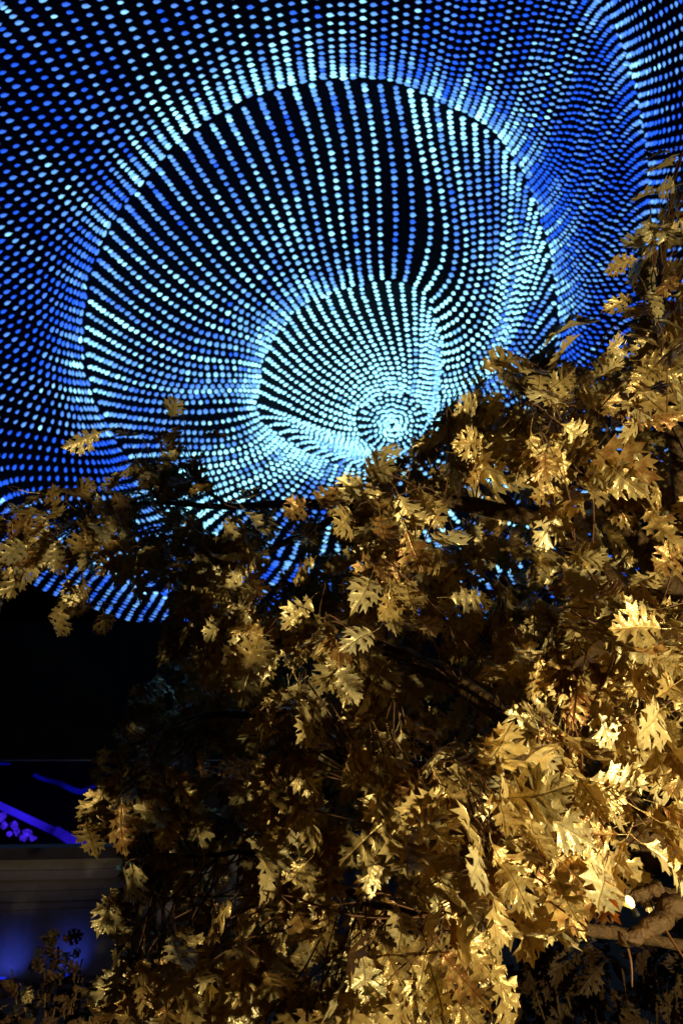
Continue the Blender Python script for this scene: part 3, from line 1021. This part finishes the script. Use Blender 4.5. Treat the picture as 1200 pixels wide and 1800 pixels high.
def clump(x, y):
    v = math.sin(x * 0.041 + 1.3 * math.sin(y * 0.019)) + math.sin(y * 0.047 + 1.1 * math.sin(x * 0.023 + 2)) + 0.8 * math.sin(x * 0.027 - y * 0.033 + 0.7)
    return v > 0.75


def density(x, y):
    d = 1.0
    if x < 480 and y < 1110:
        d = 0.85
    if x < 420 and y < 860:
        d = 0.5
    if x > 1040 and y < 560:
        d = 0.6
    return d


parts_left = 300 - n_single
LOW = np.array([(840, 1660), (1000, 1640), (1100, 1660), (1260, 1600), (1500, 1650), (1500, 2050), (840, 2050)], float)
fillV, fillF, fillU = [], [], []
nvert = 0
n_fill = 0
tries = 0
n_spray = 0
while n_spray < 1020 and tries < 20000:
    tries += 1
    x, y = rng.uniform(-150, 1450), rng.uniform(250, 1930)
    if x > 1230 and rng.random() < 0.6:
        continue
    if not inside_poly(x, y, CROWN) or rng.random() > density(x, y):
        continue
    if any((x - hx) ** 2 + (y - hy) ** 2 < (hr + 20) ** 2 for hx, hy, hr in HOLES):
        continue
    if any(((x - hx) / hr) ** 2 + ((y - hy) / hr) ** 2 < 1 for hx, hy, hr in VOIDS) and rng.random() < 0.95:
        void = True
    else:
        void = not clump(x, y) and not (x < 480 and y < 1010) and rng.random() < 0.85
    n_spray += 1
    extra = (0.95 + rng.exponential(0.35)) if void else 0.14 + rng.exponential(0.26)
    if x < 480 and y < 1110:
        extra = 0.05 + rng.exponential(0.25)
    node = pt(x, y, depth(x, y) + min(extra, 1.9))
    toeye = EYE - node
    toeye /= np.linalg.norm(toeye)
    main = np.array([rng.normal((x - 750) / 1400, 0.40), rng.normal(-0.2, 0.35), rng.normal(-1.0, 0.40)])
    main /= np.linalg.norm(main)
    if extra < 0.6:
        twigs.add(*twig_to(node, -main))
    for q in range(rng.integers(3, 7)):
        ax = main + rng.normal(0, 0.38, 3)
        ax /= np.linalg.norm(ax)
        L = rng.uniform(0.115, 0.19)
        nrm = toeye * (0.0 if void else 0.5) + np.array([0.2, -0.1, 0.25]) + rng.normal(0, 0.6, 3)
        if x < 480 and y < 1010 and rng.random() < 0.7:
            tk = KEY - node
            tk /= np.linalg.norm(tk)
            nrm = np.array([0.0, 0.1, 1.0]) + rng.normal(0, 0.3, 3)
            nrm -= tk * nrm.dot(tk) * 0.9
        Fr = leaf_frame(ax, nrm)
        base = node + ax * 0.24 * L + rng.normal(0, 0.02, 3)
        pb = pix(base + ax * L * 0.6)
        if any((pb[0] - hx) ** 2 + (pb[1] - hy) ** 2 < hr ** 2 for hx, hy, hr in HOLES):
            continue
        if not inside_poly(pb[0], pb[1], CROWN) and rng.random() < 0.85:
            continue
        s_ = rng.integers(NV)
        if parts_left > 0 and extra < 0.45 and 0 < pb[0] < 1200 and pb[1] < 1800:
            place_leaf(tree, LEAF_ME[s_], base, Fr, L)
            parts_left -= 1
            continue
        P, Fc, uv = SHAPES[s_]
        fillV.append((P * L) @ Fr + base)
        fillF.append(Fc + nvert)
        fillU.append(uv)
        nvert += len(P)
        n_fill += 1
print('fill leaves', n_fill, 'tris', sum(len(f) for f in fillF), 'parts left', parts_left)
obj('foliage', mesh('foliage', np.concatenate(fillV), np.concatenate(fillF), M_LEAF, smooth=True, uv=np.concatenate(fillU)), tree, kind='stuff')
obj('twigs', mesh('twigs', twigs.v, twigs.f, M_TWIG, smooth=True), tree, kind='stuff')
# two hanging bare shoots below the forked limb
for a in ([(1165, 1628, 2.02), (1185, 1660, 2.0), (1215, 1705, 1.98)], [(1098, 1652, 1.97), (1108, 1690, 1.95), (1110, 1735, 1.95)]):
    V, Fc = tube(smooth_line([pt(*q) for q in a], 8), np.linspace(0.0032, 0.002, 8), 5)
    obj('shoot', mesh('shoot', V, Fc, M_TWIG, smooth=True), tree)

# ------------------------------------------------------------------ the lamp in the fork
M_BULB = mat('lamp_glass', (0.9, 0.8, 0.6), 0.2, 0.5, emit=(1.0, 0.60, 0.16), estr=6)
M_CAN = mat('lamp_housing', (0.02, 0.018, 0.015), 0.5, 0.4)


def bulb_lamp(px_, py_, dist, r_, label, cat, energy, col, m_):
    c = pt(px_, py_, dist)
    b_ = thing('spotlight', label, cat, tuple(c))
    toe = EYE - c
    toe /= np.linalg.norm(toe)
    upv = np.array([-0.45, 0, 1.0]) - toe * 0.25
    upv /= np.linalg.norm(upv)
    ln = [c - upv * r_ * 1.5, c - upv * r_, c - upv * r_ * 0.2, c + upv * r_ * 0.6, c + upv * r_ * 1.2, c + upv * r_ * 1.5]
    obj('bulb', mesh('bulb', *tube(ln, [r_ * 0.4, r_ * 0.75, r_, r_ * 0.9, r_ * 0.5, r_ * 0.1], 12), m_, smooth=True), b_)
    obj('socket', mesh('socket', *tube([c - upv * r_ * 3.6, c - upv * r_ * 3.2, c - upv * r_ * 1.45], [r_ * 0.7, r_ * 0.8, r_ * 0.6], 12), M_CAN, smooth=True), b_)
    lamp('lamp_light', 'POINT', tuple(c + np.array([0.035, 0.10, -0.025])), energy, col, shadow_soft_size=r_)


bulb_lamp(1106, 1585, 1.66, 0.0075, 'glowing orange white lamp bulb fixed by the bare forked limb', 'lamp', 0.6, (1.0, 0.50, 0.12), M_BULB)
bulb_lamp(1033, 1637, 2.6, 0.007, 'tiny white lamp bulb low in the dark gap left of the forked limb', 'lamp', 0.05, (1.0, 0.85, 0.6), mat('white_lamp_glass', (0.9, 0.9, 0.9), 0.2, 0.5, emit=(1.0, 0.9, 0.75), estr=8))
# added glowing panels that stand in for blue wall glow behind the leaves
for (x, y, lab) in ((912, 1603, 'stand-in panel for blue wall glow in the gap between bright leaves left of the lamp'), (934, 1590, 'small stand-in panel for blue wall glow just above the other one in the leaf gap')):
    c = pt(x, y, 6.0)
    b_ = thing('blue_glow', lab, 'glow panel', tuple(c))
    obj('housing', mesh('housing', *boxm(c[0] - 0.07, c[0] + 0.07, c[1] + 0.01, c[1] + 0.10, c[2] - 0.045, c[2] + 0.045), M_DARK), b_)
    obj('lens', mesh('lens', *boxm(c[0] - 0.06, c[0] + 0.06, c[1] - 0.012, c[1] + 0.008, c[2] - 0.036, c[2] + 0.036), M_BLUE4), b_)
    obj('post', mesh('post', *tube([(c[0], c[1] + 0.06, 0), (c[0], c[1] + 0.06, c[2] - 0.07)], 0.02, 8), M_DARK), b_)

# ------------------------------------------------------------------ low gilded shrub at lower left
shrub_p = pt(110, 1760, 3.2)
shrub = thing('oak_shrub', 'low dark shrub with a few bright gilded leaves in front of the curved wall', 'shrub', (shrub_p[0], shrub_p[1], 0))
sh_leaf = [(80, 1655, 102, 1640), (110, 1652, 142, 1640), (112, 1672, 118, 1692), (70, 1690, 62, 1705), (105, 1698, 108, 1712), (40, 1735, 55, 1755), (38, 1760, 30, 1785), (45, 1765, 45, 1790), (72, 1665, 66, 1680), (130, 1670, 140, 1680), (95, 1660, 80, 1648)]
for (bx, by, tx, ty) in sh_leaf:
    B, T = pt(bx, by, 3.1), pt(tx, ty, 3.06)
    ax = T - B
    nrm = rotv((EYE - B) / 3 + np.array([0.5, -0.2, 0.1]), ax, rng.normal(0, 0.3))
    place_leaf(shrub, LEAF_ME[rng.integers(NV)], B, leaf_frame(ax, nrm), np.linalg.norm(ax) * 1.25)
fV, fF, fU = [], [], []
nv2 = 0
for i in range(520):
    x, y = rng.uniform(-60, 230), rng.uniform(1640, 1900)
    top = 1650 + abs(x - 105) * 0.8
    if y < top + 22 or (y < top + 70 and rng.random() < 0.5):
        continue
    B = pt(x, y, 3.25 + rng.exponential(0.22))
    ax = np.array([rng.normal(0, .6), rng.normal(-.2, .5), rng.normal(0.1, .6)])
    ax /= np.linalg.norm(ax)
    Fr = leaf_frame(ax, rng.normal(0, 1, 3) + np.array([0, -0.4, 0.5]))
    P, Fc, uv = SHAPES[rng.integers(NV)]
    L = rng.uniform(0.05, 0.10)
    fV.append((P * L) @ Fr + B)
    fF.append(Fc + nv2)
    fU.append(uv)
    nv2 += len(P)
M_LEAF_SHADE = leaf_material('dark_leaf_shade_toned', [(0.0, (0.03, 0.014, 0.005)), (0.6, (0.05, 0.028, 0.009)), (1.0, (0.09, 0.055, 0.018))], rough=0.5, metal=0.0, spec=0.15)  # leaf colour taken down to stand in for shade on the bush
obj('foliage', mesh('foliage', np.concatenate(fV), np.concatenate(fF), M_LEAF_SHADE, smooth=True, uv=np.concatenate(fU)), shrub, kind='stuff')
for i in range(7):
    a = np.array([shrub_p[0] + rng.normal(0, 0.05), shrub_p[1] + 0.15, 0])
    b = pt(rng.uniform(20, 160), rng.uniform(1670, 1760), 3.3)
    V, Fc = tube(smooth_line([a, (a + b) / 2 + (0, 0, 0.05), b], 7), np.linspace(0.007, 0.003, 7), 5)
    obj('stem', mesh('stem', V, Fc, M_BARK, smooth=True), shrub)

# ------------------------------------------------------------------ added bush behind the forked limb, shade put into its leaf colour
bush_p = pt(1120, 1800, 3.2)
bush = thing('shade_toned_bush', 'dry leaved bush, leaves coloured dark for shade, low under the bare forked limb', 'bush', (bush_p[0], bush_p[1], 0))
gV, gF, gU = [], [], []
nv3 = 0
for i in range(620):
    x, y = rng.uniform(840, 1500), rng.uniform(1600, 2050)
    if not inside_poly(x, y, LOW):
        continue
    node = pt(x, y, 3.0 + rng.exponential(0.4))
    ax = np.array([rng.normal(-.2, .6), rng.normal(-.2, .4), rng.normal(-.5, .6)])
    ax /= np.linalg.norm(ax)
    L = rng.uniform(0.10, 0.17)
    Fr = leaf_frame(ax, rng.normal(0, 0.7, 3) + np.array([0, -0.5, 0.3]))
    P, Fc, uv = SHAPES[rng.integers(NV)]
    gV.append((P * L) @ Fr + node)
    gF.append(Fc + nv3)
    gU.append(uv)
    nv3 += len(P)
obj('foliage', mesh('foliage', np.concatenate(gV), np.concatenate(gF), M_LEAF_SHADE, smooth=True, uv=np.concatenate(gU)), bush, kind='stuff')
for i in range(8):
    a = np.array([bush_p[0] + rng.normal(0, 0.08), bush_p[1] + 0.2, 0])
    b = pt(rng.uniform(880, 1300), rng.uniform(1690, 1760), 3.15)
    V, Fc = tube(smooth_line([a, (a + b) / 2 + (0, 0, 0.06), b], 7), np.linspace(0.014, 0.004, 7), 5)
    obj('stem', mesh('stem', V, Fc, M_BARK, smooth=True), bush)
